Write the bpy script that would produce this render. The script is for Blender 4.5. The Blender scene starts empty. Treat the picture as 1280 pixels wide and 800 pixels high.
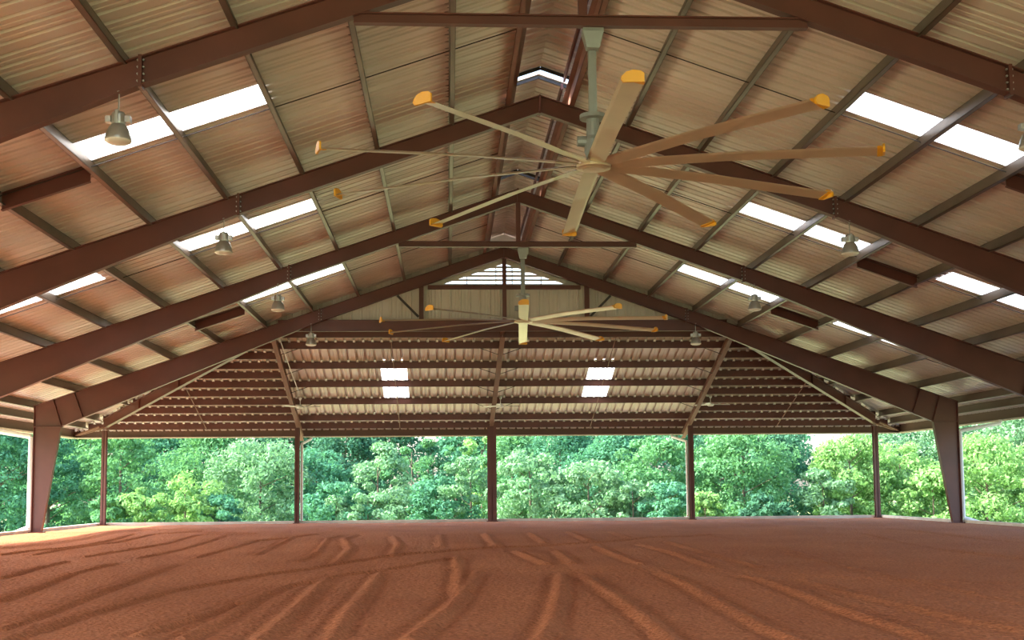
import bpy, math, random
import numpy as np
from mathutils import Vector, Matrix

random.seed(7)
FT = 0.3048
scene = bpy.context.scene
col = scene.collection

# ------------------------------------------------------------------ camera
CAM = Vector((-6.314, -2.600, 4.171))
YAW, PITCH, ROLL = 0.0550, 0.0881, -0.0090
cam_data = bpy.data.cameras.new('camera')
cam_data.sensor_fit = 'HORIZONTAL'
cam_data.sensor_width = 36.0
cam_data.lens = 1477.09 / 1280 * 36.0
cam_data.shift_y = 80.0 / 1280
cam_data.clip_start = 0.05
cam_data.clip_end = 2000
cam = bpy.data.objects.new('camera', cam_data)
col.objects.link(cam)
_f = Vector((math.sin(YAW) * math.cos(PITCH), math.cos(YAW) * math.cos(PITCH), math.sin(PITCH)))
_r = Vector((math.cos(YAW), -math.sin(YAW), 0))
_u = _r.cross(_f)
_c, _s = math.cos(ROLL), math.sin(ROLL)
_R, _U = _r * _c + _u * _s, _u * _c - _r * _s
cam.matrix_world = Matrix(((_R.x, _U.x, -_f.x, CAM.x * FT), (_R.y, _U.y, -_f.y, CAM.y * FT),
                           (_R.z, _U.z, -_f.z, CAM.z * FT), (0, 0, 0, 1)))
scene.camera = cam

# ------------------------------------------------------------------ sky, sun, exposure
SUN_ELEV, SUN_AZ = math.radians(41), math.radians(-86)      # azimuth from +Y towards +X
world = bpy.data.worlds.new('sky')
scene.world = world
world.use_nodes = True
wn = world.node_tree
wn.nodes.clear()
sky = wn.nodes.new('ShaderNodeTexSky')
sky.sky_type = 'NISHITA'
sky.sun_disc = False
sky.sun_elevation = SUN_ELEV
sky.sun_rotation = SUN_AZ
sky.air_density = 1.0
sky.dust_density = 3.0
sky.ozone_density = 1.0
bg = wn.nodes.new('ShaderNodeBackground')
bg.inputs['Strength'].default_value = 0.30
wo = wn.nodes.new('ShaderNodeOutputWorld')
wn.links.new(sky.outputs[0], bg.inputs[0])
wn.links.new(bg.outputs[0], wo.inputs[0])

sun_data = bpy.data.lights.new('sun', 'SUN')
sun_data.energy = 6.0
sun_data.angle = math.radians(0.6)
sun_data.color = (1.0, 0.95, 0.86)
sun = bpy.data.objects.new('sun', sun_data)
col.objects.link(sun)
_d = Vector((math.sin(SUN_AZ) * math.cos(SUN_ELEV), math.cos(SUN_AZ) * math.cos(SUN_ELEV), math.sin(SUN_ELEV)))
sun.rotation_euler = _d.to_track_quat('Z', 'Y').to_euler()
sun.location = (-30, 20, 40)

vs = scene.view_settings
vs.view_transform = 'Standard'
vs.look = 'None'
vs.gamma = 1
vs.use_curve_mapping = False
vs.exposure = 1.92

# ------------------------------------------------------------------ materials
MATS = {}
def mat(name, color, rough=0.5, metal=0.0, var=0.0, scale=1.0, spec=0.5, bump=0.0, bscale=20.0, color2=None, detail=4.0):
    m = bpy.data.materials.new(name)
    m.use_nodes = True
    nt = m.node_tree
    b = nt.nodes['Principled BSDF']
    b.inputs['Roughness'].default_value = rough
    b.inputs['Metallic'].default_value = metal
    b.inputs['Specular IOR Level'].default_value = spec
    b.inputs['Base Color'].default_value = (*color, 1)
    tc = nt.nodes.new('ShaderNodeTexCoord')
    if var or color2:
        n = nt.nodes.new('ShaderNodeTexNoise')
        n.inputs['Scale'].default_value = scale
        n.inputs['Detail'].default_value = detail
        nt.links.new(tc.outputs['Object'], n.inputs['Vector'])
        r = nt.nodes.new('ShaderNodeValToRGB')
        r.color_ramp.elements[0].position = 0.3
        r.color_ramp.elements[1].position = 0.7
        c2 = color2 if color2 else tuple(min(1, c * (1 + var)) for c in color)
        c1 = color if color2 else tuple(c * (1 - var) for c in color)
        r.color_ramp.elements[0].color = (*c1, 1)
        r.color_ramp.elements[1].color = (*c2, 1)
        nt.links.new(n.outputs['Fac'], r.inputs['Fac'])
        nt.links.new(r.outputs['Color'], b.inputs['Base Color'])
    if bump:
        n2 = nt.nodes.new('ShaderNodeTexNoise')
        n2.inputs['Scale'].default_value = bscale
        n2.inputs['Detail'].default_value = 6
        nt.links.new(tc.outputs['Object'], n2.inputs['Vector'])
        bp = nt.nodes.new('ShaderNodeBump')
        bp.inputs['Strength'].default_value = bump
        bp.inputs['Distance'].default_value = 0.02
        nt.links.new(n2.outputs['Fac'], bp.inputs['Height'])
        nt.links.new(bp.outputs['Normal'], b.inputs['Normal'])
    MATS[name] = m
    return m

mat('red_oxide', (0.112, 0.034, 0.025), rough=0.42, var=0.16, scale=1.3)
mat('red_oxide_light', (0.20, 0.085, 0.056), rough=0.62, var=0.12, scale=2.0)
mat('purlin_paint', (0.16, 0.115, 0.09), rough=0.36, metal=0.35, var=0.2, scale=0.8)
mat('roof_sheet', (0.66, 0.565, 0.50), rough=0.36, var=0.08, scale=0.7)
mat('siding_sheet', (0.60, 0.55, 0.48), rough=0.5, var=0.06, scale=0.9)
mat('fascia_paint', (0.12, 0.06, 0.04), rough=0.5, var=0.1, scale=1.0)
mat('cream_trim', (0.66, 0.60, 0.48), rough=0.5, var=0.05, scale=1.0)
mat('dark_steel', (0.03, 0.022, 0.02), rough=0.5, var=0.2, scale=2.0)
mat('galvanised', (0.42, 0.42, 0.40), rough=0.38, metal=0.5, var=0.12, scale=4.0)
mat('fan_grey', (0.27, 0.28, 0.27), rough=0.4, metal=0.2, var=0.08, scale=4.0)
mat('fan_blade', (0.66, 0.55, 0.40), rough=0.3, metal=0.55, var=0.05, scale=2.0)
mat('fan_yellow', (0.80, 0.38, 0.02), rough=0.4, var=0.04, scale=3.0)
mat('white_paint', (0.78, 0.78, 0.75), rough=0.45, var=0.04, scale=2.0)
mat('lamp_metal', (0.45, 0.45, 0.43), rough=0.3, metal=0.6, var=0.08, scale=5.0)
mat('lamp_lens', (0.72, 0.68, 0.6), rough=0.25, var=0.04, scale=5.0)
mat('rib_light_white', (0.88, 0.86, 0.80), rough=0.6, var=0.03, scale=3.0)  # white painted in place of daylight showing through the rib gaps
mat('gravel', (0.46, 0.43, 0.38), rough=0.95, var=0.2, scale=2.0, bump=0.5, bscale=12)
mat('curb', (0.62, 0.58, 0.52), rough=0.85, var=0.18, scale=1.5, bump=0.3, bscale=8)
mat('bark', (0.10, 0.075, 0.05), rough=0.9, var=0.3, scale=4.0)
mat('bolt_steel', (0.5, 0.5, 0.48), rough=0.35, metal=0.7, var=0.05, scale=9.0)
mat('grass', (0.16, 0.22, 0.07), rough=0.9, color2=(0.30, 0.30, 0.13), scale=0.15, bump=0.4, bscale=3)

def dirt_material():
    m = bpy.data.materials.new('red_dirt')
    m.use_nodes = True
    nt = m.node_tree
    b = nt.nodes['Principled BSDF']
    b.inputs['Roughness'].default_value = 0.95
    b.inputs['Specular IOR Level'].default_value = 0.15
    tc = nt.nodes.new('ShaderNodeTexCoord')
    def noise(s, d):
        n = nt.nodes.new('ShaderNodeTexNoise')
        n.inputs['Scale'].default_value = s
        n.inputs['Detail'].default_value = d
        nt.links.new(tc.outputs['Object'], n.inputs['Vector'])
        return n
    def ramp(n, p0, c0, p1, c1):
        r = nt.nodes.new('ShaderNodeValToRGB')
        r.color_ramp.elements[0].position = p0
        r.color_ramp.elements[1].position = p1
        r.color_ramp.elements[0].color = (*c0, 1)
        r.color_ramp.elements[1].color = (*c1, 1)
        nt.links.new(n.outputs['Fac'], r.inputs['Fac'])
        return r
    big = ramp(noise(0.35, 5), 0.3, (0.41, 0.142, 0.058), 0.72, (0.50, 0.188, 0.08))
    fine = ramp(noise(28, 8), 0.36, (0.58, 0.55, 0.52), 0.68, (1.2, 1.17, 1.14))
    mx = nt.nodes.new('ShaderNodeMix')
    mx.data_type = 'RGBA'
    mx.blend_type = 'MULTIPLY'
    mx.inputs[0].default_value = 0.85
    nt.links.new(big.outputs['Color'], mx.inputs[6])
    nt.links.new(fine.outputs['Color'], mx.inputs[7])
    nt.links.new(mx.outputs[2], b.inputs['Base Color'])
    bp = nt.nodes.new('ShaderNodeBump')
    bp.inputs['Strength'].default_value = 1.0
    bp.inputs['Distance'].default_value = 0.05
    nt.links.new(noise(14, 10).outputs['Fac'], bp.inputs['Height'])
    nt.links.new(bp.outputs['Normal'], b.inputs['Normal'])
    MATS['red_dirt'] = m
dirt_material()

def translucent(name, diff, trans, fac, var=0.0):
    m = bpy.data.materials.new(name)
    m.use_nodes = True
    nt = m.node_tree
    nt.nodes.clear()
    o = nt.nodes.new('ShaderNodeOutputMaterial')
    d = nt.nodes.new('ShaderNodeBsdfDiffuse')
    t = nt.nodes.new('ShaderNodeBsdfTranslucent')
    mx = nt.nodes.new('ShaderNodeMixShader')
    mx.inputs[0].default_value = fac
    d.inputs[0].default_value = (*diff, 1)
    t.inputs[0].default_value = (*trans, 1)
    if var:
        tc = nt.nodes.new('ShaderNodeTexCoord')
        n = nt.nodes.new('ShaderNodeTexNoise')
        n.inputs['Scale'].default_value = 0.9
        n.inputs['Detail'].default_value = 3
        nt.links.new(tc.outputs['Object'], n.inputs['Vector'])
        for node, c in ((d, diff), (t, trans)):
            r = nt.nodes.new('ShaderNodeValToRGB')
            r.color_ramp.elements[0].position = 0.32
            r.color_ramp.elements[1].position = 0.68
            r.color_ramp.elements[0].color = (*[x * (1 - var) for x in c], 1)
            r.color_ramp.elements[1].color = (*[x * (1 + var) for x in c], 1)
            nt.links.new(n.outputs['Fac'], r.inputs['Fac'])
            nt.links.new(r.outputs['Color'], node.inputs[0])
    nt.links.new(d.outputs[0], mx.inputs[1])
    nt.links.new(t.outputs[0], mx.inputs[2])
    nt.links.new(mx.outputs[0], o.inputs[0])
    MATS[name] = m
translucent('skylight_sheet', (0.8, 0.82, 0.8), (0.82, 0.84, 0.82), 0.75)
translucent('leaf_blue', (0.085, 0.235, 0.14), (0.09, 0.28, 0.11), 0.35, 0.3)
translucent('leaf_mid', (0.11, 0.265, 0.12), (0.125, 0.32, 0.095), 0.35, 0.3)
translucent('leaf_bright', (0.19, 0.355, 0.13), (0.21, 0.41, 0.10), 0.4, 0.25)
translucent('leaf_pale', (0.17, 0.31, 0.175), (0.16, 0.36, 0.13), 0.35, 0.25)
translucent('leaf_dark', (0.055, 0.15, 0.09), (0.06, 0.18, 0.075), 0.3, 0.3)

# ------------------------------------------------------------------ mesh helpers (all in feet)
class MB:
    def __init__(self):
        self.v, self.f = [], []
    def quad(self, a, b, c, d):
        n = len(self.v)
        self.v += [tuple(a), tuple(b), tuple(c), tuple(d)]
        self.f.append((n, n + 1, n + 2, n + 3))
    def hexa(self, p):
        n = len(self.v)
        self.v += [tuple(q) for q in p]
        for f in ((0, 3, 2, 1), (4, 5, 6, 7), (0, 1, 5, 4), (1, 2, 6, 5), (2, 3, 7, 6), (3, 0, 4, 7)):
            self.f.append(tuple(n + i for i in f))
        return self
    def box(self, x0, x1, y0, y1, z0, z1):
        return self.hexa([(x0, y0, z0), (x1, y0, z0), (x1, y1, z0), (x0, y1, z0),
                          (x0, y0, z1), (x1, y0, z1), (x1, y1, z1), (x0, y1, z1)])
    def bar(self, p0, p1, w, h, up=(0, 0, 1)):
        p0, p1, up = Vector(p0), Vector(p1), Vector(up)
        d = (p1 - p0).normalized()
        s = d.cross(up).normalized()
        u = s.cross(d).normalized()
        a, b = s * (w / 2), u * (h / 2)
        return self.hexa([p0 - a - b, p0 + a - b, p0 + a + b, p0 - a + b, p1 - a - b, p1 + a - b, p1 + a + b, p1 - a + b])
    def prism(self, poly, axis_vec):
        n, k = len(self.v), len(poly)
        ax = Vector(axis_vec)
        self.v += [tuple(p) for p in poly] + [tuple(Vector(p) + ax) for p in poly]
        self.f.append(tuple(range(n, n + k))[::-1])
        self.f.append(tuple(range(n + k, n + 2 * k)))
        for i in range(k):
            j = (i + 1) % k
            self.f.append((n + i, n + j, n + k + j, n + k + i))
        return self
    def tube(self, p0, p1, r0, r1=None, n=8):
        r1 = r0 if r1 is None else r1
        p0, p1 = Vector(p0), Vector(p1)
        d = (p1 - p0).normalized()
        s = d.cross(Vector((0, 0, 1)) if abs(d.z) < 0.95 else Vector((1, 0, 0))).normalized()
        u = s.cross(d)
        b = len(self.v)
        for p, r in ((p0, r0), (p1, r1)):
            for i in range(n):
                a = 2 * math.pi * i / n
                self.v.append(tuple(p + s * (r * math.cos(a)) + u * (r * math.sin(a))))
        for i in range(n):
            j = (i + 1) % n
            self.f.append((b + i, b + j, b + n + j, b + n + i))
        self.f.append(tuple(range(b, b + n))[::-1])
        self.f.append(tuple(range(b + n, b + 2 * n)))
        return self
    def path(self, pts, r, n=6):
        for a, b in zip(pts[:-1], pts[1:]):
            self.tube(a, b, r, r, n)
        return self
    def lathe(self, prof, c, n=20):
        b = len(self.v)
        for r, z in prof:
            for i in range(n):
                a = 2 * math.pi * i / n
                self.v.append((c[0] + r * math.cos(a), c[1] + r * math.sin(a), c[2] + z))
        for k in range(len(prof) - 1):
            for i in range(n):
                j = (i + 1) % n
                self.f.append((b + k * n + i, b + k * n + j, b + (k + 1) * n + j, b + (k + 1) * n + i))
        return self
    def ibeam(self, p0, p1, d0, d1, w, up=(0, 0, 1), tw=0.05, tf=0.06):
        """p0-p1 is the top centre line, depth measured along -up."""
        p0, p1, up = Vector(p0), Vector(p1), Vector(up)
        s = (p1 - p0).normalized().cross(up).normalized()
        def slab(a0, a1, b0, b1, hw):
            q = s * hw
            self.hexa([a0 - q, a0 + q, a1 + q, a1 - q, b0 - q, b0 + q, b1 + q, b1 - q])
        e0, e1 = p0 - up * d0, p1 - up * d1
        slab(e0, p0, e1, p1, tw / 2)
        slab(p0 - up * tf, p0, p1 - up * tf, p1, w / 2)
        slab(e0, e0 + up * tf, e1, e1 + up * tf, w / 2)
        return self
    def build(self, name, material, parent=None, loc=None, smooth=False):
        off = parent_loc(parent) if parent is not None else (loc or (0, 0, 0))
        v = (np.array(self.v, dtype=np.float64) - np.array(off)) * FT
        me = bpy.data.meshes.new(name)
        me.from_pydata(v.tolist(), [], self.f)
        me.materials.append(MATS[material])
        if smooth:
            me.polygons.foreach_set('use_smooth', [True] * len(me.polygons))
        me.update()
        o = bpy.data.objects.new(name, me)
        col.objects.link(o)
        if parent is not None:
            o.parent = parent
        else:
            o.location = Vector(off) * FT
        return o

def parent_loc(p):
    l = Vector((0, 0, 0))
    while p is not None:
        l = l + p.location
        p = p.parent
    return tuple(l / FT)

def tag(o, label, cat, group=None):
    o['label'] = label
    o['category'] = cat
    if group:
        o['group'] = group
    return o
def struct(o, label=None):
    o['kind'] = 'structure'
    if label:
        o['label'] = label
    return o
def thing(name, loc, label, cat, group=None):
    o = bpy.data.objects.new(name, None)
    o.empty_display_size = 0.2
    col.objects.link(o)
    o.location = Vector(loc) * FT
    return tag(o, label, cat, group)
def copy_tree(o, parent=None):
    c = o.copy()
    col.objects.link(c)
    c.parent = parent
    for ch in o.children:
        copy_tree(ch, c)
    return c

ORD = ['first', 'second', 'third', 'fourth', 'fifth', 'sixth', 'seventh', 'eighth', 'ninth', 'tenth', 'eleventh', 'twelfth', 'thirteenth']

# ------------------------------------------------------------------ building dimensions
ZS, SL = 31.36, 0.3444               # sheet height at the ridge line, roof slope
PD = 0.80                            # purlin depth
def zs(x):
    return ZS - SL * abs(x)
def zh(y):
    return ZS - 0.28 - SL * (y - 100)
def zf(x):                           # top of the rigid frames
    return zs(x) - PD
EAVE = 55.2
END = 155.2
YB = -6.0
FRAMES = [50.0, 75.0, 100.0, 125.0]
FN = ['nearest', 'second', 'third', 'gable-end']
PX = [6.08 + 4.957 * k for k in range(9)]

# ------------------------------------------------------------------ floor: red dirt with harrow ridges
TRACKS = [
    (0.5, 0.12, [(-40.4, 90.1), (-39.7, 100.9), (-39.8, 109.3), (-41.2, 121.7), (-40.3, 131.0), (-33.3, 128.8)]),
    (0.19, 0.115, [(-36.8, 80.4), (-36.9, 86.9), (-35.2, 92.6), (-35.6, 103.0), (-37.9, 118.5)]),
    (0.19, 0.115, [(-34.9, 81.0), (-35.1, 87.6), (-33.9, 99.4), (-35.8, 117.9), (-32.2, 123.5), (-25.4, 116.9)]),
    (0.19, 0.115, [(-30.2, 77.1), (-29.8, 86.4), (-29.3, 98.2), (-30.2, 112.2), (-25.0, 114.7)]),
    (0.19, 0.115, [(-26.3, 75.3), (-26.1, 86.7), (-26.2, 97.4), (-27.1, 109.4)]),
    (0.19, 0.115, [(-22.5, 74.6), (-22.3, 87.0), (-22.6, 99.5), (-20.3, 105.7), (-19.0, 112.9)]),
    (0.19, 0.115, [(-18.9, 76.5), (-19.6, 90.1), (-20.3, 105.7)]),
    (0.19, 0.115, [(-15.2, 68.8), (-15.2, 79.7), (-16.8, 102.9), (-16.4, 110.2)]),
    (0.3, 0.115, [(-12.8, 67.6), (-13.2, 82.5), (-15.4, 102.5), (-15.1, 111.8)]),
    (0.3, 0.115, [(-9.8, 72.7), (-10.0, 89.1), (-11.2, 104.9)]),
    (0.3, 0.07, [(-6.8, 85.7), (-7.0, 109.4)]),
    (0.3, 0.115, [(-2.7, 86.0), (-2.8, 108.2)]),
    (0.19, 0.115, [(-28.4, 57.8), (-29.4, 65.8), (-29.7, 71.8)]),
    (0.19, 0.115, [(-24.0, 45.6), (-24.7, 52.3), (-25.7, 60.0), (-25.8, 68.6)]),
    (0.19, 0.115, [(-20.3, 35.6), (-20.4, 40.5), (-20.9, 47.6), (-21.2, 54.0), (-22.2, 67.9)]),
    (0.19, 0.115, [(-19.1, 32.3), (-18.8, 35.2), (-18.8, 38.7), (-18.5, 43.8), (-18.2, 49.5), (-17.0, 54.3), (-15.9, 57.7), (-14.3, 61.6), (-12.8, 66.8), (-9.9, 73.6), (-6.3, 79.8), (-1.6, 84.4), (5.2, 89.3), (10.9, 97.0), (17.2, 102.3)]),
    (0.19, 0.115, [(-15.3, 32.8), (-15.0, 35.8), (-14.5, 40.7), (-14.1, 46.2), (-13.5, 50.9), (-12.4, 53.5), (-11.8, 58.1), (-10.1, 60.2), (-8.1, 65.1), (-6.1, 70.2)]),
    (0.22, 0.115, [(-13.8, 31.6), (-13.7, 37.5), (-13.9, 45.4), (-13.5, 50.9)]),
    (0.28, 0.115, [(-11.6, 31.4), (-11.7, 37.2), (-11.8, 44.4), (-12.2, 54.9)]),
    (0.26, 0.115, [(-9.6, 31.1), (-9.7, 36.9), (-9.7, 45.8), (-9.8, 58.9)]),
    (0.28, 0.115, [(-7.4, 30.8), (-6.9, 34.7), (-6.3, 39.6), (-5.7, 45.9), (-5.1, 53.7), (-4.8, 58.0)]),
    (0.26, 0.115, [(-5.9, 45.2), (-5.7, 57.6), (-5.8, 71.9)]),
    (0.26, 0.115, [(-3.8, 30.4), (-2.9, 36.4), (-1.8, 45.3), (-0.8, 55.5)]),
    (0.24, 0.05, [(-3.1, 30.3), (-3.0, 34.2)]),
    (0.26, 0.115, [(-0.1, 29.9), (0.1, 35.6), (0.2, 43.6), (0.2, 55.4)]),
    (0.28, 0.115, [(0.6, 63.4), (1.1, 78.1)]),
    (0.26, 0.115, [(3.3, 29.5), (3.2, 32.7), (3.6, 39.0), (4.0, 47.5), (4.1, 55.2)]),
    (0.28, 0.115, [(4.2, 62.0), (4.5, 83.0)]),
    (0.26, 0.10350000000000001, [(7.1, 29.0), (7.2, 33.6), (7.2, 38.4), (7.9, 50.0), (7.5, 53.0)]),
    (0.28, 0.10350000000000001, [(7.7, 59.9), (8.2, 72.5), (8.0, 85.8)]),
    (0.26, 0.0805, [(10.2, 31.0), (9.8, 33.8), (9.6, 38.1), (9.4, 43.6), (9.9, 51.5)]),
    (0.28, 0.0805, [(10.1, 59.5), (10.2, 68.4), (10.8, 89.2)]),
    (0.7, 0.05, [(-12.2, 61.2), (-3.0, 59.4), (3.4, 57.6), (9.6, 55.9), (13.9, 50.3), (18.3, 47.3)]),
    (0.28, 0.115, [(-1.7, 77.7), (-0.8, 63.7)]),
    (0.3, 0.115, [(1.4, 108.9), (1.2, 90.3)]),
    (0.3, 0.115, [(5.2, 109.8), (5.1, 93.7)]),
    (0.3, 0.08, [(9.4, 110.7), (8.9, 97.5)]),
    (0.3, 0.06, [(30.4, 102.2), (25.8, 72.4), (26.3, 63.4)]),
    (0.3, 0.06, [(36.5, 111.1), (35.3, 81.5)]),
    (0.26, 0.05, [(15.2, 71.8), (14.6, 56.7)]),
    (0.3, 0.05, [(16.8, 100.5), (15.9, 71.7), (14.5, 53.8), (14.1, 38.9)]),
]
def build_floor():
    ys = [-6.0, -3, 0, 8, 14, 18, 21, 24]
    y = 26.0
    while y < 150.2:
        ys.append(y)
        y += 0.10 + (y - 26) * 0.0042
    ys.append(150.2)
    ys = np.array(ys)
    xs = np.arange(-50.2, 50.21, 0.2)
    X, Y = np.meshgrid(xs, ys)
    H = np.zeros_like(X)
    for w, h, pts in TRACKS:
        sub = np.full(X.shape, 9e9)
        for (ax, ay), (bx, by) in zip(pts[:-1], pts[1:]):
            dx, dy = bx - ax, by - ay
            L = dx * dx + dy * dy + 1e-9
            t = np.clip(((X - ax) * dx + (Y - ay) * dy) / L, 0, 1)
            sub = np.minimum(sub, (X - ax - t * dx) ** 2 + (Y - ay - t * dy) ** 2)
        q = np.sqrt(sub) / w
        ridge = h * (np.exp(-q ** 2 * 1.4) - 0.45 * np.exp(-((q - 1.9) ** 2) * 2.2))
        H = np.where(np.abs(ridge) > np.abs(H), ridge, H)
    rng = np.random.default_rng(3)
    H += 0.05 * np.sin(X * 0.21 + 1.3) * np.sin(Y * 0.13 + 0.4) + 0.03 * np.sin(X * 0.7 + Y * 0.2)
    H += rng.normal(0, 0.008, X.shape)
    H -= 0.06
    m, n = X.shape
    me = bpy.data.meshes.new('floor')
    co = np.stack([X, Y, H], -1).reshape(-1, 3) * FT
    i = np.arange(m * n).reshape(m, n)
    q = np.stack([i[:-1, :-1], i[:-1, 1:], i[1:, 1:], i[1:, :-1]], -1).reshape(-1)
    nf = len(q) // 4
    me.vertices.add(m * n)
    me.vertices.foreach_set('co', co.reshape(-1))
    me.loops.add(len(q))
    me.loops.foreach_set('vertex_index', q.astype(np.int32))
    me.polygons.add(nf)
    me.polygons.foreach_set('loop_start', np.arange(0, nf * 4, 4, dtype=np.int32))
    me.polygons.foreach_set('use_smooth', np.ones(nf, dtype=bool))
    me.materials.append(MATS['red_dirt'])
    me.update(calc_edges=True)
    me.validate()
    o = bpy.data.objects.new('floor', me)
    col.objects.link(o)
    struct(o, 'raked red dirt riding floor with curved harrow ridges')
build_floor()

def build_ground():
    N = 90
    xs = np.linspace(-1, 1, N)
    xs = np.sign(xs) * np.abs(xs) ** 2.2 * 1500
    X, Y = np.meshgrid(xs, xs + 75)
    dx = np.maximum(np.abs(X) - 56, 0)
    dy = np.maximum(np.abs(Y - 65) - 91, 0)
    d = np.sqrt(dx ** 2 + dy ** 2)
    H = -0.62 - 8.5 * np.clip(d / 90, 0, 1) ** 1.2 - 0.004 * np.clip(d - 90, 0, 400)
    m, n = X.shape
    v = np.stack([X, Y, H], -1).reshape(-1, 3) * FT
    f = [(i * n + j, i * n + j + 1, (i + 1) * n + j + 1, (i + 1) * n + j) for i in range(m - 1) for j in range(n - 1)]
    me = bpy.data.meshes.new('ground')
    me.from_pydata(v.tolist(), [], f)
    me.polygons.foreach_set('use_smooth', [True] * len(f))
    me.materials.append(MATS['grass'])
    o = bpy.data.objects.new('ground', me)
    col.objects.link(o)
    struct(o, 'grassy ground falling away outside the arena')
build_ground()

# added gravel strip bouncing sunlight inside, on the shoulder before the ground falls away
ap = MB()
for x0, x1, y0, y1 in ((-57, -50.8, -6, 157), (50.8, 57, -6, 157), (-50.8, 50.8, 150.8, 157)):
    ap.box(x0, x1, y0, y1, -1.4, -0.5)
struct(ap.build('bounce_strip', 'gravel'), 'added pale gravel strip round the arena, bouncing sunlight inside')

# curbs round the dirt
for i, (x0, x1, y0, y1, lab) in enumerate([(-50.75, -50.25, -6, 150.75, 'pale curb board along the left arena edge'),
                                           (50.25, 50.75, -6, 150.75, 'pale curb board along the right arena edge'),
                                           (-50.25, 50.25, 150.3, 150.75, 'pale curb board along the far arena edge')]):
    struct(MB().box(x0, x1, y0, y1, -0.9, 0.27).build('trim_%d' % (i + 1), 'curb'), lab)

# ------------------------------------------------------------------ roof sheets
RIBS = 3
def profile(a, b, ribs=RIBS, h=0.22):
    """(position, height) of the sheet cross section between a and b"""
    w = (b - a) / ribs
    out = [(a, 0)]
    for r in range(ribs):
        c = a + (r + 0.5) * w
        out += [(c - 0.15, 0), (c - 0.09, h), (c + 0.09, h), (c + 0.15, 0)]
        if r < ribs - 1:
            m = c + w / 2
            out += [(m - 0.08, 0), (m - 0.04, 0.03), (m + 0.04, 0.03), (m + 0.08, 0)]
    out.append((b, 0))
    return out

def strip(pts0, pts1):
    mb = MB()
    for k in range(len(pts0) - 1):
        mb.quad(pts0[k], pts0[k + 1], pts1[k + 1], pts1[k])
    return mb

ceil_left = thing('ceiling_left', (-30, 50, 20), '', '')
ceil_right = thing('ceiling_right', (30, 50, 20), '', '')
ceil_far = thing('ceiling_far', (0, 140, 17), '', '')
for o, l in ((ceil_left, 'ribbed tan metal roof slope on the left'), (ceil_right, 'ribbed tan metal roof slope on the right'),
             (ceil_far, 'ribbed tan metal hip roof slope at the far end')):
    del o['category']
    struct(o, l)

RIDGE_GAP = 2.2
def side_piece(s, prof, xa, xb, name, material, parent):
    """xa, xb may be functions of y (distance from the ridge line)"""
    fa = xa if callable(xa) else (lambda y: xa)
    fb = xb if callable(xb) else (lambda y: xb)
    p0 = [(s * fa(y), y, zs(fa(y)) + h) for y, h in prof]
    p1 = [(s * fb(y), y, zs(fb(y)) + h) for y, h in prof]
    return strip(p0, p1).build(name, material, parent)

W = 3.125
for s, par in ((-1, ceil_left), (1, ceil_right)):
    y = 50 - W * 18
    while y < END - 0.2:
        y1 = min(y + W, END)
        prof = profile(y, y1)
        sky_rows = []
        for b0 in (25, 50, 75, 100):
            if abs(y - (b0 + 9.375)) < 0.1:
                sky_rows = [(PX[2] + 0.1, PX[4] + 0.1)]
                if b0 >= 75:
                    sky_rows.append((PX[5] + 1.3, PX[7] + 0.1))
        lo = RIDGE_GAP
        if y >= 126.8:
            top = lambda yy: yy - 100
            side_piece(s, prof, top, EAVE, 'roof_panel', 'roof_sheet', par)
        elif y > 124.5:
            side_piece(s, prof, lambda yy: max(26.55, yy - 100), EAVE, 'roof_panel', 'roof_sheet', par)
            cut = [p for p in prof if p[0] < 126.6] + [(126.6, 0)]
            side_piece(s, cut, RIDGE_GAP, 26.55, 'roof_panel', 'roof_sheet', par)
        else:
            for a, b in sky_rows:
                side_piece(s, prof, lo, a, 'roof_panel', 'roof_sheet', par)
                side_piece(s, prof, a, b, 'skylight_panel', 'skylight_sheet', par)['label'] = 'white translucent skylight panel'
                lo = b
            side_piece(s, prof, lo, EAVE, 'roof_panel', 'roof_sheet', par)
        y += W

# hip slope
HW = 3.09
x = -14.15 - HW * 14
while x < EAVE:
    a, b = max(x, -EAVE), min(x + HW, EAVE)
    if b > a + 0.05:
        prof = profile(a, b)
        st = lambda xx: max(126.2, 100 + abs(xx))
        def hip_piece(f0, f1, name, material):
            p0 = [(xx, f0(xx), zh(f0(xx)) + h) for xx, h in prof]
            p1 = [(xx, f1(xx), zh(f1(xx)) + h) for xx, h in prof]
            return strip(p0, p1).build(name, material, ceil_far)
        k = round((x + 14.15) / HW)
        if k in (0, 8):
            hip_piece(st, lambda xx: 135.0, 'roof_panel', 'roof_sheet')
            hip_piece(lambda xx: 135.0, lambda xx: 145.0, 'skylight_panel', 'skylight_sheet')['label'] = 'white translucent skylight panel'
            hip_piece(lambda xx: 145.0, lambda xx: END, 'roof_panel', 'roof_sheet')
        else:
            hip_piece(st, lambda xx: END, 'roof_panel', 'roof_sheet')
    x += HW

# flashing closing the hip lines
for s_ in (-1, 1):
    MB().prism([(s_ * 24, 124, zs(24) + 0.22), (s_ * EAVE, END, zs(EAVE) + 0.22), (s_ * EAVE, END, zh(END) - 0.05), (s_ * 24, 124, zh(124) - 0.05)], (0.04, 0.04 * -s_, 0)).build('hip_flashing', 'roof_sheet', ceil_far)

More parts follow.
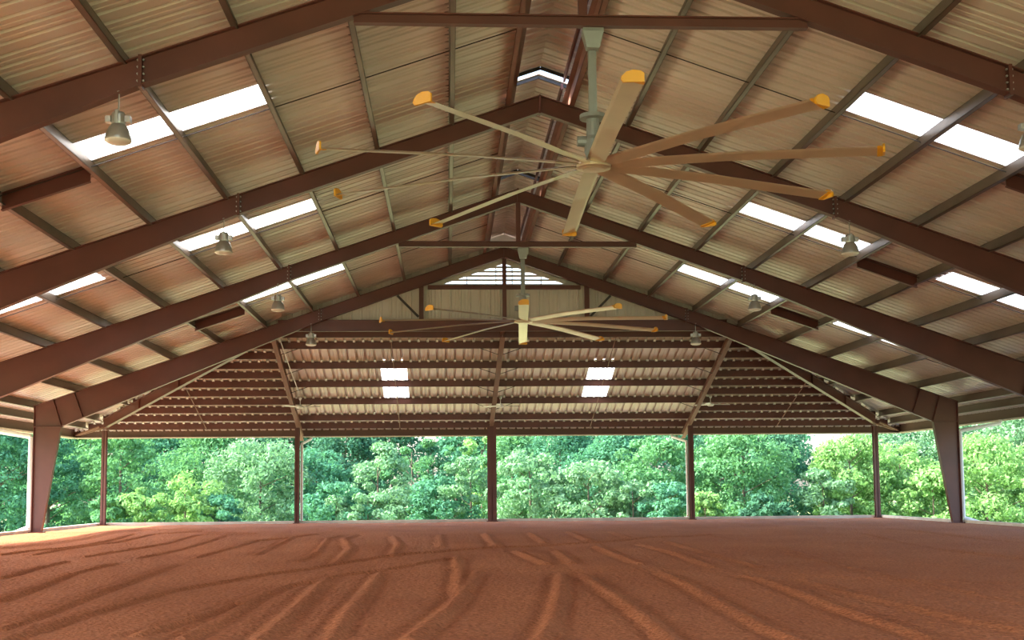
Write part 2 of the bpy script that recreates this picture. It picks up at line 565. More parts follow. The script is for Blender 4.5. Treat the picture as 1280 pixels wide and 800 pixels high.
# fascia and gutters
def fascia(i, p0, p1, inward, lab):
    z0, z1 = 11.28, zs(EAVE) + 0.1
    mb = MB().bar((p0[0], p0[1], (z0 + z1) / 2), (p1[0], p1[1], (z0 + z1) / 2), 0.08, z1 - z0)
    o = struct(mb.build('trim_%d' % i, 'fascia_paint'), lab)
    q = Vector(inward) * 0.22
    MB().bar((p0[0] + q.x, p0[1] + q.y, z0 + 0.03), (p1[0] + q.x, p1[1] + q.y, z0 + 0.03), 0.45, 0.05).build('bottom_flange', 'fascia_paint', o)
    q = -q
    MB().bar((p0[0] + q.x, p0[1] + q.y, z0 + 0.1), (p1[0] + q.x, p1[1] + q.y, z0 + 0.1), 0.4, 0.46).build('gutter', 'cream_trim', o)
    return o
fascia(4, (-EAVE, YB), (-EAVE, END), (1, 0, 0), 'dark brown fascia beam along the left eave')
fascia(5, (EAVE, YB), (EAVE, END), (-1, 0, 0), 'dark brown fascia beam along the right eave')
fascia(6, (-EAVE, END), (EAVE, END), (0, -1, 0), 'dark brown fascia beam across the far eave')

# ------------------------------------------------------------------ rigid frames
def bolt_mesh():
    mb = MB().tube((0, -0.05, 0), (0, 0.05, 0), 0.05, 0.05, 6)
    me = bpy.data.meshes.new('bolt')
    me.from_pydata([tuple(c * FT for c in v) for v in mb.v], [], mb.f)
    me.materials.append(MATS['bolt_steel'])
    return me
BOLT = bolt_mesh()
def bolt(parent, p):
    o = bpy.data.objects.new('bolt', BOLT)
    col.objects.link(o)
    o.parent = parent
    o.location = (Vector(p) - Vector(parent_loc(parent))) * FT
    return o

KX, KZ = 47.15, 11.1
def rigid_frame(y, label):
    t = thing('rigid_frame', (0, y, 0), label, 'steel frame', 'rigid roof frames')
    FW = 0.58
    for s in (-1, 1):
        c = MB().ibeam((s * 50, y, -0.4), (s * 50, y, KZ), 1.0, 50 - KX, FW, up=(s, 0, 0))
        c.box(min(s * 48.7, s * 50.2), max(s * 48.7, s * 50.2), y - 0.42, y + 0.42, -0.4, 0.06)
        c.build('column', 'red_oxide', t)
        k = MB()
        k.prism([(s * 50, y - 0.03, KZ), (s * KX, y - 0.03, KZ), (s * KX, y - 0.03, zf(KX)), (s * 50, y - 0.03, zf(50))], (0, 0.06, 0))
        k.bar((s * 49.97, y, KZ), (s * 49.97, y, zf(50)), FW, 0.06, up=(1, 0, 0))
        k.bar((s * 50, y, zf(50) - 0.03), (s * KX, y, zf(KX) - 0.03), FW, 0.06)
        k.build('knee', 'red_oxide', t)
        MB().box(min(s * 50.05, s * (KX - 0.1)), max(s * 50.05, s * (KX - 0.1)), y - FW / 2, y + FW / 2, KZ - 0.04, KZ + 0.04).build('cap_plate', 'red_oxide', t)
        MB().bar((s * KX, y, KZ), (s * 48.05, y, zf(48.05)), FW * 0.9, 0.05, up=(s, 0, 0)).build('stiffener', 'red_oxide', t)
        MB().ibeam((s * KX, y, zf(KX)), (s * 20, y, zf(20)), zf(KX) - KZ, 1.35, FW).build('outer_rafter', 'red_oxide', t)
        zb = lambda xx: zf(xx) - (1.35 + (zf(KX) - KZ - 1.35) * (xx - 20) / (KX - 20))
        MB().bar((s * 45.9, y, zf(45.9) - 0.05), (s * 44.95, y, zb(44.95) + 0.05), FW * 0.9, 0.07, up=(s, 0, 0)).build('stiffener', 'red_oxide', t)
        MB().ibeam((s * 20, y, zf(20)), (0, y, zf(0)), 1.35, 1.2, FW).build('inner_rafter', 'red_oxide', t)
        pl = MB().box(min(s * 19.93, s * 20.09), max(s * 19.93, s * 20.09), y - FW / 2 - 0.02, y + FW / 2 + 0.02, zf(20) - 1.45, zf(20) + 0.04).build('splice_plate', 'red_oxide', t)
        for dz in (-0.18, -0.5, -0.82, -1.14):
            for dx in (-0.13, 0.13):
                bolt(t, (s * 20 + dx, y - 0.17, zf(20) + dz))
    MB().box(-0.06, 0.06, y - 0.29, y + 0.29, zf(0) - 1.28, zf(0) + 0.02).build('ridge_plate', 'red_oxide', t)
    return t
for i, y in enumerate(FRAMES):
    rigid_frame(y, ['dark red steel roof frame nearest the camera, carrying the large ceiling fan in front',
                    'dark red steel roof frame second from the camera, without a fan',
                    'dark red steel roof frame third from the camera, carrying the farther large fan',
                    'dark red steel frame at the gable end with two tapered columns in view'][i])

for y, lab, kl in ((50, 'thin red tie beam holding the large fan in front', 'short post above the front fan tie beam'),
                   (100, 'thin red tie beam holding the farther large fan', 'short post above the farther fan tie beam')):
    MBt = MB()
    MBt.box(-10.5, 10.5, y - 0.04, y + 0.04, 25.38, 25.83).box(-10.5, 10.5, y - 0.2, y + 0.2, 25.36, 25.42).box(-10.5, 10.5, y - 0.2, y + 0.2, 25.8, 25.86)
    tag(MBt.build('tie_beam', 'red_oxide', loc=(0, y, 25.36)), lab, 'beam', 'fan tie beams')
    k = MB().box(-0.2, 0.2, y - 0.2, y + 0.2, 25.86, zf(0) - 1.2)
    tag(k.build('king_post', 'red_oxide', loc=(0, y, 25.86)), kl, 'post', 'fan king posts')

# ------------------------------------------------------------------ purlins
LAST = [None]
def rib_light_row(parent, y, xa, xb):
    """white blocks standing in for daylight through the sheet ribs above a hip purlin"""
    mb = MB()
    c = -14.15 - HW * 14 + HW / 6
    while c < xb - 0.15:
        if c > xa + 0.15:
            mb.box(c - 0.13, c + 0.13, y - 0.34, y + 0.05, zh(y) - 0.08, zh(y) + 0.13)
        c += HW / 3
    o = mb.build('rib_light_dots', 'rib_light_white', parent)
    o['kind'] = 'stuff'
    o['label'] = 'row of small white blocks standing in for light through rib gaps'
def zpurlin(path0, path1, flip, name, label, group, depth=PD, w=0.30, material='purlin_paint', cat='purlin'):
    """Z section between two points on the sheet underside"""
    p0, p1 = Vector(path0), Vector(path1)
    d = (p1 - p0).normalized()
    sd = d.cross(Vector((0, 0, 1))).normalized() * flip
    up = Vector((0, 0, 1))
    mb = MB()
    def slab(o0, o1, w0, w1):
        q = [p0 + sd * w0 + up * o0, p0 + sd * w1 + up * o0, p0 + sd * w1 + up * o1, p0 + sd * w0 + up * o1]
        r = [a + (p1 - p0) for a in q]
        mb.hexa(q + r)
    slab(-depth, 0, -0.015, 0.015)
    slab(-depth, -depth + 0.025, -0.015, w)
    slab(-depth, -depth + 0.09, w - 0.02, w)
    slab(-0.025, 0, -w, 0.015)
    m = (p0 + p1) / 2
    LAST[0] = tag(mb.build(name, material, loc=(m.x, m.y, m.z - depth)), label, cat, group)
    return LAST[0]

for s, side in ((-1, 'left'), (1, 'right')):
    zpurlin((s * 2.0, YB, zs(2.0) - 0.02), (s * 2.0, 126.4, zs(2.0) - 0.02), s, 'roof_purlin',
            'brown steel ridge purlin on the %s edge of the ridge opening' % side, 'ridge purlins', w=0.34, material='red_oxide_light')
    for k, x in enumerate(PX):
        yend = 126.4 if x < 26 else 100 + x - 0.4
        zpurlin((s * x, YB, zs(x)), (s * x, yend, zs(x)), -s, 'roof_purlin',
                'steel roof purlin on the %s slope, %s down from the ridge opening' % (side, ORD[k]), 'roof purlins on the %s slope' % side)
    for x, what in ((50.5, 'eave purlin resting on the %s column tops'), (52.9, 'outermost purlin in the %s eave overhang')):
        zpurlin((s * x, YB, zs(x)), (s * x, 100 + x - 0.4, zs(x)), -s, 'eave_purlin', 'steel ' + what % side, 'eave purlins')

HIPROWS = [127.3, 130, 135, 140, 145, 150, 152.6]
for k, y in enumerate(HIPROWS):
    xe = min(y - 100, 52.6)
    zpurlin((-xe, y, zh(y)), (xe, y, zh(y)), -1, 'hip_purlin',
            'long dark red purlin across the far hip roof, %s from the top' % ORD[k], 'long hip purlins', material='red_oxide')
    rib_light_row(LAST[0], y, -xe, xe)
for s, side in ((-1, 'left'), (1, 'right')):
    for k, y in enumerate((132.5, 137.5, 142.5, 147.5)):
        a, b = s * 25.4, s * (y - 100 - 0.3)
        zpurlin((min(a, b), y, zh(y)), (max(a, b), y, zh(y)), -1, 'hip_purlin',
                'short dark red corner purlin by the %s hip rafter, %s from the top' % (side, ORD[k]), 'short hip corner purlins', material='red_oxide')
        rib_light_row(LAST[0], y, min(a, b), max(a, b))

# struts between purlins and sag rods at mid bay
BAYN = {37.5: 'before the nearest frame', 62.5: 'between the nearest and second frames', 87.5: 'between the second and third frames', 112.5: 'between the third and gable-end frames'}
for y in (37.5, 62.5, 87.5, 112.5):
    for s, side in ((-1, 'left'), (1, 'right')):
        if y > 40 and not (s < 0 and y == 87.5):
            xa, xb = PX[4] + 0.1, PX[5] - 0.1
            mb = MB().ibeam((s * xa, y + 0.3, zs(xa) - 0.12), (s * xb, y + 0.3, zs(xb) - 0.12), 1.0, 1.0, 0.3)
            xm = (xa + xb) / 2
            tag(mb.build('purlin_strut', 'red_oxide', loc=(s * xm, y + 0.3, zs(xm) - 1.1)),
                'short dark beam joining two %s-slope purlins %s' % (side, BAYN[y]), 'beam', 'purlin struts')
        pts = [(s * x, y, zs(x) - 0.36) for x in [2.0] + PX + [50.5]]
        tag(MB().path(pts, 0.035, 5).build('sag_rod', 'dark_steel', loc=(s * 25, y, zs(25) - 0.4)),
            'thin sag rod through the %s-slope purlins %s' % (side, BAYN[y]), 'rod', 'sag rods')

for x, ya, what in ((-37.5, 138.2, 'by the left corner rafter'), (-12.5, 127.3, 'left of the middle rafter'), (12.5, 127.3, 'right of the middle rafter'), (37.5, 138.2, 'by the right corner rafter')):
    tag(MB().path([(x, ya, zh(ya) - 0.84), (x, 152.6, zh(152.6) - 0.84)], 0.045, 5).build('sag_rod', 'red_oxide_light', loc=(x, 145, zh(145) - 0.9)),
        'thin rod running down under the far hip purlins ' + what, 'rod', 'hip sag rods')

# ------------------------------------------------------------------ ridge ventilators
for i, (y0, y1) in enumerate(((0, 74.25), (75.6, 99.85), (100.15, 127.2))):
    t = thing('ridge_ventilator', (0, (y0 + y1) / 2, 30.4), 'raised metal ridge ventilator %s' % ['over the front large fan', 'between the second and third frames', 'between the third frame and the gable end'][i], 'ventilator', 'ridge ventilators')
    for s in (-1, 1):
        n = max(1, round((y1 - y0) / W))
        for k in range(n):
            ya, yb = y0 + (y1 - y0) * k / n, y0 + (y1 - y0) * (k + 1) / n
            prof = profile(ya, yb)
            strip([(0, y, ZS + 0.95 + h) for y, h in prof], [(s * 3.3, y, zs(3.3) + 0.95 + h) for y, h in prof]).build('cap_panel', 'roof_sheet', t)
        MB().box(min(s * 2.15, s * 2.2), max(s * 2.15, s * 2.2), y0, y1, zs(2.2) - 0.1, zs(2.2) + 0.62).build('throat_plate', 'dark_steel', t)
        MB().bar((s * 1.6, y0, zs(1.6) + 0.66), (s * 1.6, y1, zs(1.6) + 0.66), 0.14, 0.4).build('rail', 'red_oxide', t)
        for yy in (y0 + 0.2, y1 - 0.2):
            MB().bar((s * 3.2, yy, zs(3.2) + 0.8), (0, yy, ZS + 0.8), 0.12, 0.22).build('cap_rib', 'dark_steel', t)
            MB().bar((s * 2.2, yy, zs(2.2) - 0.1), (s * 2.2, yy, zs(2.2) + 0.85), 0.14, 0.2, up=(0, 1, 0)).build('stub_post', 'dark_steel', t)

MB().prism([(-2.2, 126.9, zs(2.2) - 0.3), (2.2, 126.9, zs(2.2) - 0.3), (2.2, 126.9, zs(2.2) + 0.93), (0, 126.9, ZS + 0.93), (-2.2, 126.9, zs(2.2) + 0.93)], (0, 0.06, 0)).build('end_plate', 'siding_sheet', t)

# ------------------------------------------------------------------ gable wall with louver
GY = 126.3
gw = thing('wall_gable', (0, GY, 22.4), '', '')
del gw['category']
struct(gw, 'tan ribbed metal gable wall above the hip roof')
def gable_top(x):
    return zs(x) + 0.1
LZ0 = 26.5
def louver_top(x):
    return 29.15 - SL * abs(x) * 1.0
x = -26.0
while x < 26.0 - 0.1:
    a, b = x, x + 3.25
    prof = profile(a, b, ribs=3, h=0.1)
    def siding(lo, hi):
        p0 = [(xx, GY - h, lo(xx)) for xx, h in prof]
        p1 = [(xx, GY - h, hi(xx)) for xx, h in prof]
        strip(p0, p1).build('siding_panel', 'siding_sheet', gw)
    if b <= -7.7 or a >= 7.7:
        siding(lambda xx: 21.85, lambda xx: max(21.9, gable_top(xx)))
    else:
        siding(lambda xx: 21.85, lambda xx: LZ0)
        siding(lambda xx: max(LZ0, louver_top(xx)), gable_top)
    x += 3.25
t = thing('gable_louver', (0, GY, LZ0), 'triangular louver vent with bright sky gaps high in the gable wall', 'louver')
wl = (29.15 - LZ0) / SL
for s in (-1, 1):
    MB().bar((s * wl, GY, LZ0), (0, GY, 29.15), 0.25, 0.38).build('frame', 'siding_sheet', t)
MB().box(-wl, wl, GY - 0.13, GY + 0.13, LZ0 - 0.12, LZ0 + 0.16).build('frame', 'siding_sheet', t)
for k in range(4):
    z = LZ0 + 0.58 + k * 0.48
    w = (29.15 - z) / SL
    if w > 0.5:
        MB().bar((-w, GY, z), (w, GY, z), 0.2, 0.22).build('louver_blade', 'siding_sheet', t)
for x in (-4.1, -0.9, 0.9, 4.1):
    MB().box(x - 0.05, x + 0.05, GY - 0.12, GY - 0.02, LZ0, 29.15 - SL * abs(x)).build('mullion', 'siding_sheet', t)

# gable framing
tag(MB().ibeam((-24.6, 125.5, 22.55), (24.6, 125.5, 22.55), 1.25, 1.25, 0.4).build('gable_header', 'red_oxide', loc=(0, 125.5, 21.3)),
    'dark red header beam across the foot of the gable wall', 'beam')
tag(MB().box(-8.4, 8.4, 125.5, 125.9, 25.98, 26.4).build('gable_girt', 'red_oxide', loc=(0, 125.7, 25.98)), 'dark girt under the triangular louver', 'beam')
tag(MB().box(-9.2, 9.2, 126.6, 126.75, 20.75, 22.4).build('closure_plate', 'red_oxide', loc=(0, 126.7, 20.75)), 'dark closure plate below the middle of the gable wall', 'panel')
for s, side in ((-1, 'left'), (1, 'right')):
    tag(MB().ibeam((s * 9.1 , 125.45, 22.55), (s * 9.1, 125.45, zf(9.1) - 0.9), 0.5, 0.5, 0.5, up=(0, -1, 0)).build('gable_post', 'red_oxide', loc=(s * 9.1, 125.45, 22.55)),
        'dark gable post on the %s of the louver girt' % side, 'post', 'gable posts')
    tag(MB().bar((s * 9.4, 125.5, 22.9), (s * 11.7, 125.5, zf(11.7) - 1.3), 0.18, 0.25).build('gable_brace', 'dark_steel', loc=(s * 10.5, 125.5, 22.9)),
        'dark diagonal brace beside the %s gable post' % side, 'brace', 'gable braces')
tag(MB().box(-0.22, 0.22, 125.35, 125.75, 22.55, zf(0) - 1.1).build('king_post', 'red_oxide', loc=(0, 125.5, 22.55)), 'red post in front of the triangular louver, down the middle of the gable', 'post')

# ------------------------------------------------------------------ hip end: posts and rafters
POSTS = [(-49.75, 0.6, 'far left corner'), (-25.5, 0.58, 'second from the left'), (-0.6, 1.15, 'widest, in the middle'), (25.35, 0.62, 'second from the right'), (49.85, 0.62, 'far right corner')]
for x, w, what in POSTS:
    ztop = zh(150) - PD - (0.9 if abs(x) < 40 else 1.1)
    t = thing('end_post', (x, 150, -0.4), 'slender dark red steel post at the far end, %s' % what if w < 1 else 'wide dark red steel post in the middle of the far end', 'post', 'far end posts')
    MB().ibeam((x, 149.7 if w < 1 else 149.6, -0.4), (x, 149.7 if w < 1 else 149.6, ztop), w, w, w, up=(0, -1, 0), tw=0.08, tf=0.08).build('shaft', 'red_oxide', t)
    MB().box(x - w / 2 - 0.15, x + w / 2 + 0.15, 149.5, 150.5, -0.4, 0.05).build('base_plate', 'red_oxide', t)
for x, what in ((-25.2, 'left'), (-0.2, 'middle'), (25.2, 'right')):
    y0 = 125.8
    dx = {-25.2: -0.3, -0.2: -0.4, 25.2: 0.15}[x]
    t = thing('hip_rafter', (x, 140, zh(140) - PD - 1), '%s red rafter running down the far hip roof to its post' % what.capitalize(), 'rafter', 'far hip rafters')
    e = 154.9 if x != -0.2 else 151.2
    MB().ibeam((x, y0, zh(y0) - PD), (x + dx, e, zh(e) - PD), 0.78, 0.72, 0.5).build('beam', 'red_oxide_light', t)
    for y in (130, 135, 140, 145):
        xx = x + dx * (y - y0) / 29
        for q in ((1, -1) if abs(x) < 1 else ((1,) if x < 0 else (-1,))):
            MB().tube((xx, y + 0.3, zh(y) - PD - 0.75), (xx + q * 2.3, y - 0.1, zh(y) - PD), 0.04, 0.04, 5).build('flange_brace', 'dark_steel', t)
for s, side in ((-1, 'left'), (1, 'right')):
    t = thing('diagonal_rafter', (s * 37, 137, zs(37) - PD - 1.2), 'heavy red hip rafter slanting down to the far %s corner post' % side, 'rafter', 'corner hip rafters')
    MB().ibeam((s * 25.5, 125.5, zs(25.5) - PD), (s * 49.9, 149.9, zs(49.9) - PD), 1.25, 1.25, 0.5).build('beam', 'red_oxide', t)
    for q in (-0.35, 0.35):
        MB().bar((s * 50 + q, 150 + q * -s * 1.0, zs(50) - PD - 0.95), (s * 54.9 + q * 0.3, 154.9 - q * s * 0.3, zs(54.9) - PD - 0.1), 0.14, 0.2).build('outrigger', 'red_oxide_light', t)
    for f in (0.25, 0.5, 0.75):
        p = Vector((s * (25.5 + 24.4 * f), 125.5 + 24.4 * f, zs(25.5 + 24.4 * f) - PD))
        MB().bar(p + Vector((0, 0, -1.2)), p + Vector((0, 0, -0.05)), 0.06, 0.48, up=(s, -1, 0)).build('stiffener', 'red_oxide', t)

# ------------------------------------------------------------------ downspouts
def downspout(x, y, top, rd, label, kick):
    pts = [(x + top[0], y + top[1], 11.3), (x + top[0], y + top[1], 10.9), (x, y, 10.1), (x, y, 0.5), (x + kick[0], y + kick[1], -0.25)]
    t = thing('downspout', (x, y, -0.3), label, 'downspout', 'white downspouts')
    MB().path(pts[2:4], rd, 8).build('pipe', 'white_paint', t)
    MB().path(pts[:3], rd, 8).build('elbow', 'white_paint', t)
    MB().path(pts[3:], rd, 8).build('outlet', 'white_paint', t)
downspout(-24.95, 150.3, (0.6, 4.8), 0.17, 'white downspout beside the far post second from the left', (0, 1.5))
downspout(24.85, 150.3, (-1.0, 4.8), 0.17, 'white downspout beside the far post second from the right', (0, 1.5))
downspout(-50.42, 125.4, (-4.6, 0), 0.27, 'white downspout against the left tapered column', (-2.2, 1.2))
downspout(50.42, 125.4, (4.6, 0), 0.22, 'white downspout against the right tapered column', (2.2, -0.6))

# ------------------------------------------------------------------ high-bay lamps
def lamp(loc, label, drop):
    x, y, z = loc                    # z: bottom of the lens
    t = thing('high_bay_lamp', loc, label, 'lamp', 'high-bay lamps hung from the frames')
    prof = [(0.58, 0.16), (0.585, 0.2), (0.56, 0.36), (0.50, 0.58), (0.40, 0.8), (0.30, 0.92), (0.24, 0.97)]
    MB().lathe(prof, loc).lathe([(0.55, 0.17), (0.54, 0.36), (0.48, 0.56), (0.38, 0.78), (0.1, 0.9)], loc).build('reflector', 'lamp_metal', t, smooth=True)
    MB().lathe([(0.0, 0.0), (0.2, 0.01), (0.42, 0.05), (0.56, 0.13), (0.59, 0.17), (0.58, 0.2)], loc).build('lens', 'lamp_lens', t, smooth=True)
    b = MB().lathe([(0.0, 0.9), (0.3, 0.9), (0.32, 1.0), (0.32, 1.36), (0.24, 1.48), (0.0, 1.5)], loc, 12)
    b.build('ballast_housing', 'lamp_metal', t)
    for q in (-1, 1):
        MB().box(x + min(q * 0.3, q * 0.55), x + max(q * 0.3, q * 0.55), y - 0.18, y + 0.18, z + 1.0, z + 1.28).build('side_lug', 'lamp_metal', t)
    MB().box(x - 0.06, x + 0.06, y - 0.36, y - 0.3, z + 0.9, z + 1.5).build('bracket', 'galvanised', t)
    MB().tube((x, y, z + 1.5), (x, y, z + drop), 0.035, 0.035, 6).lathe([(0.0, 0), (0.09, 0.02), (0.09, 0.12), (0.0, 0.14)], (x, y, z + drop - 0.1), 8).build('hanger', 'galvanised', t)
FLAB = ['on the nearest frame', 'on the second frame', 'on the third frame', 'on the gable-end frame']
for i, y in enumerate(FRAMES):
    for s, side in ((-1, 'left'), (1, 'right')):
        x = s * 20.95
        lamp((x, y - 0.1, 19.62), 'grey bell-shaped high-bay lamp %s, %s side' % (FLAB[i], side), zf(20.95) - 1.3 - 19.62)

# ------------------------------------------------------------------ large ceiling fans
def airfoil(ch):
    up = [(-0.5, 0), (-0.42, 0.055), (-0.2, 0.10), (0.1, 0.10), (0.35, 0.05), (0.5, 0)]
    dn = [(0.3, -0.012), (0.0, -0.02), (-0.35, -0.03)]
    return [(a * ch, b * ch) for a, b in up + dn]
def large_fan(cx_, cy_, zb, ztie, yt, phase, label, R=12.8):
    t = thing('large_ceiling_fan', (cx_, cy_, zb), label, 'ceiling fan', 'large ten-blade ceiling fans')
    # mount
    mb = MB().hexa([(cx_ - 0.3, yt - 0.25, ztie - 0.95), (cx_ + 0.3, yt - 0.25, ztie - 0.95), (cx_ + 0.3, yt + 0.25, ztie - 0.95), (cx_ - 0.3, yt + 0.25, ztie - 0.95),
                    (cx_ - 0.48, yt - 0.35, ztie - 0.2), (cx_ + 0.48, yt - 0.35, ztie - 0.2), (cx_ + 0.48, yt + 0.35, ztie - 0.2), (cx_ - 0.48, yt + 0.35, ztie - 0.2)])
    mb.box(cx_ - 0.48, cx_ + 0.48, yt - 0.35, yt + 0.35, ztie - 0.2, ztie + 0.12)
    mb.build('mount_bracket', 'fan_grey', t)
    MB().box(cx_ - 0.18, cx_ + 0.18, cy_ - 0.18, cy_ + 0.18, zb + 2.4, ztie - 0.6).build('downrod', 'fan_grey', t)
    MB().lathe([(0.0, 2.55), (0.62, 2.5), (0.62, 2.32), (0.2, 2.28), (0.0, 2.25)], (cx_, cy_, zb), 16).build('flange_plate', 'fan_grey', t)
    MB().lathe([(0.0, 2.5), (0.3, 2.45), (0.32, 1.5), (0.42, 1.3), (0.42, 0.75), (0.3, 0.4), (0.3, 0.2), (0, 0.2)], (cx_, cy_, zb), 16).build('motor', 'fan_grey', t, smooth=False)
    MB().tube((cx_ - 0.75, cy_, zb + 1.25), (cx_ - 0.3, cy_, zb + 1.25), 0.24, 0.26, 12).build('gearbox', 'fan_grey', t)
    hub = MB().lathe([(0.0, 0.28), (0.72, 0.25), (0.8, 0.16), (0.8, -0.02), (0.62, -0.06), (0, -0.08)], (cx_, cy_, zb), 30).build('hub', 'fan_blade', t)
    MB().lathe([(0.0, -0.12), (0.5, -0.11), (0.6, -0.07), (0.6, -0.03)], (cx_, cy_, zb), 24).build('hub_cap', 'fan_blade', hub)
    # one blade mesh along +X, copied
    DROOP = -0.30
    ch = 0.84
    af = airfoil(ch)
    tw = math.radians(-13)
    sec = [(a * math.cos(tw) - b * math.sin(tw), a * math.sin(tw) + b * math.cos(tw)) for a, b in af]
    def ring(r, z, k=1.0):
        return [(r, a * k, z + b * k) for a, b in sec]
    bm = MB()
    rings = [ring(0.85, 0.1, 0.8), ring(1.2, 0.1), ring(6, 0.02), ring(R, DROOP)]
    n = len(sec)
    for rg in rings:
        bm.v += rg
    for k in range(len(rings) - 1):
        for i in range(n):
            j = (i + 1) % n
            bm.f.append((k * n + i, k * n + j, (k + 1) * n + j, (k + 1) * n + i))
    bm.f.append(tuple(range(n))[::-1])
    bm.f.append(tuple(range((len(rings) - 1) * n, len(rings) * n)))
    wm = MB()
    fin = [(-0.40, -0.10), (0.36, -0.12), (0.44, -0.02), (0.40, 0.12), (0.24, 0.27), (0.0, 0.34), (-0.28, 0.31), (-0.40, 0.22)]
    ax = 0.09
    wm.prism([(R - 0.02, -a, b - 0.02 + DROOP) for a, b in fin], (ax, 0, 0.0))
    wm.prism([(R - 0.25, a * 1.03, b * 1.25 - 0.01 + DROOP) for a, b in sec], (0.25, 0, 0))
    proto = None
    for k in range(10):
        a = phase + k * math.pi / 5
        if proto is None:
            vb = [tuple(c * FT for c in v) for v in bm.v]
            me = bpy.data.meshes.new('fan_blade'); me.from_pydata(vb, [], bm.f); me.materials.append(MATS['fan_blade'])
            mw = bpy.data.meshes.new('winglet'); mw.from_pydata([tuple(c * FT for c in v) for v in wm.v], [], wm.f); mw.materials.append(MATS['fan_yellow'])
            proto = (me, mw)
        b = bpy.data.objects.new('blade', proto[0]); col.objects.link(b)
        b.parent = t; b.rotation_euler = (0, 0, a)
        w = bpy.data.objects.new('winglet', proto[1]); col.objects.link(w)
        w.parent = b; w['label'] = 'yellow blade tip winglet'
large_fan(0.5, 50.75, 18.92, 25.4, 50.4, math.radians(-90.8), 'large ten-blade ceiling fan with yellow tips, nearest and biggest in view')
large_fan(0.45, 101.2, 18.85, 25.4, 100.4, math.radians(-93.5), 'large ten-blade ceiling fan with yellow tips, farther away below the louver')

# ------------------------------------------------------------------ small white ceiling fans
def small_fan(x, y, ztop, zb, rot, label):
    t = thing('small_ceiling_fan', (x, y, zb), label, 'ceiling fan', 'small white ceiling fans')
    MB().lathe([(0.0, 0), (0.18, -0.02), (0.22, -0.2), (0.1, -0.42), (0, -0.45)], (x, y, ztop), 12).build('canopy', 'white_paint', t, smooth=True)
    MB().tube((x, y, zb + 0.25), (x, y, ztop - 0.3), 0.05, 0.05, 6).build('downrod', 'white_paint', t)
    MB().lathe([(0.0, 0.35), (0.16, 0.33), (0.42, 0.16), (0.45, 0.0), (0.3, -0.12), (0, -0.14)], (x, y, zb), 14).build('motor', 'white_paint', t, smooth=True)
    for k in range(3):
        a = rot + k * 2 * math.pi / 3
        ca, sa = math.cos(a), math.sin(a)
        pts = []
        for zz in (0.0, 0.05):
            for r, q in ((0.35, -0.14), (2.5, -0.24), (2.55, 0.24), (0.35, 0.14)):
                pts.append((x + r * ca - q * sa, y + r * sa + q * ca, zb + 0.08 + zz + q * 0.25))
        MB().hexa(pts).build('blade', 'white_paint', t)
small_fan(-24.3, 143.0, zh(143) - 0.7, 14.25, 1.9, 'small white ceiling fan by the left far hip rafter')
small_fan(0.25, 143.0, zh(143) - 0.7, 14.25, 0.35, 'small white ceiling fan by the middle far hip rafter')
small_fan(26.5, 143.0, zh(143) - 0.7, 14.3, 0.15, 'small white ceiling fan by the right far hip rafter')

# conduit to the left small fan
tag(MB().path([(-24.6, 125.6, 21.1), (-24.3, 134, 17.9), (-24.25, 141.5, 15.9)], 0.05, 6).build('conduit', 'white_paint', loc=(-24.3, 134, 17)),
    'thin white conduit running down to the left small fan', 'conduit')

# ------------------------------------------------------------------ trees
def leafy(name, seed, h, r, kind, leaf, n_cl, per):
    """foliage of one tree at true size: leaf cards gathered in clusters at the branch ends"""
    rng = np.random.default_rng(seed)
    u = rng.random(n_cl) ** 0.9
    if kind == 2:
        u = rng.random(n_cl)
    az = rng.random(n_cl) * 2 * np.pi
    if kind == 0:      # upright oval
        env = np.sin(np.pi * (0.16 + 0.80 * u)) ** 0.75
    elif kind == 1:    # broad dome
        env = np.sqrt(np.clip(1 - (np.abs(u - 0.42) / 0.60) ** 2.2, 0.03, 1))
    else:              # loose, thin
        env = 0.35 + 0.6 * np.sin(np.pi * (0.1 + 0.8 * u))
    wob = 1 + 0.22 * np.sin(az * 3 + seed) * np.sin(u * 9 + seed * 2) + 0.15 * np.sin(az * 5 + u * 13)
    q = (0.35 + 0.65 * np.sqrt(rng.random(n_cl))) * env * wob * r * 0.86
    cz_ = 0.04 * h + u * 0.92 * h
    C = np.stack([q * np.cos(az), q * np.sin(az), cz_], 1)
    rad = r * rng.uniform(0.13, 0.27, n_cl)
    idx = np.repeat(np.arange(n_cl), per)
    k = len(idx)
    d = rng.normal(size=(k, 3))
    d /= np.linalg.norm(d, axis=1)[:, None]
    rr = rad[idx] * (0.35 + 0.65 * rng.random(k) ** 0.5)
    c = C[idx] + d * rr[:, None] * np.array([1.05, 1.05, 0.62])
    nrm = d * 0.8 + rng.normal(size=(k, 3)) * 0.55
    nrm[:, 2] += 0.35
    nrm /= np.linalg.norm(nrm, axis=1)[:, None]
    a = np.cross(nrm, rng.normal(size=(k, 3)))
    a /= np.linalg.norm(a, axis=1)[:, None]
    b = np.cross(nrm, a)
    sz = leaf * (0.55 + 0.9 * rng.random(k))[:, None]
    quad = np.stack([c - a * sz, c - b * sz * 0.55, c + a * sz, c + b * sz * 0.55], 1).reshape(-1, 3) * FT
    me = bpy.data.meshes.new(name)
    me.vertices.add(k * 4)
    me.vertices.foreach_set('co', quad.reshape(-1))
    me.loops.add(k * 4)
    me.loops.foreach_set('vertex_index', np.arange(k * 4, dtype=np.int32))
    me.polygons.add(k)
    me.polygons.foreach_set('loop_start', np.arange(0, k * 4, 4, dtype=np.int32))
    me.update(calc_edges=True)
    return me, C

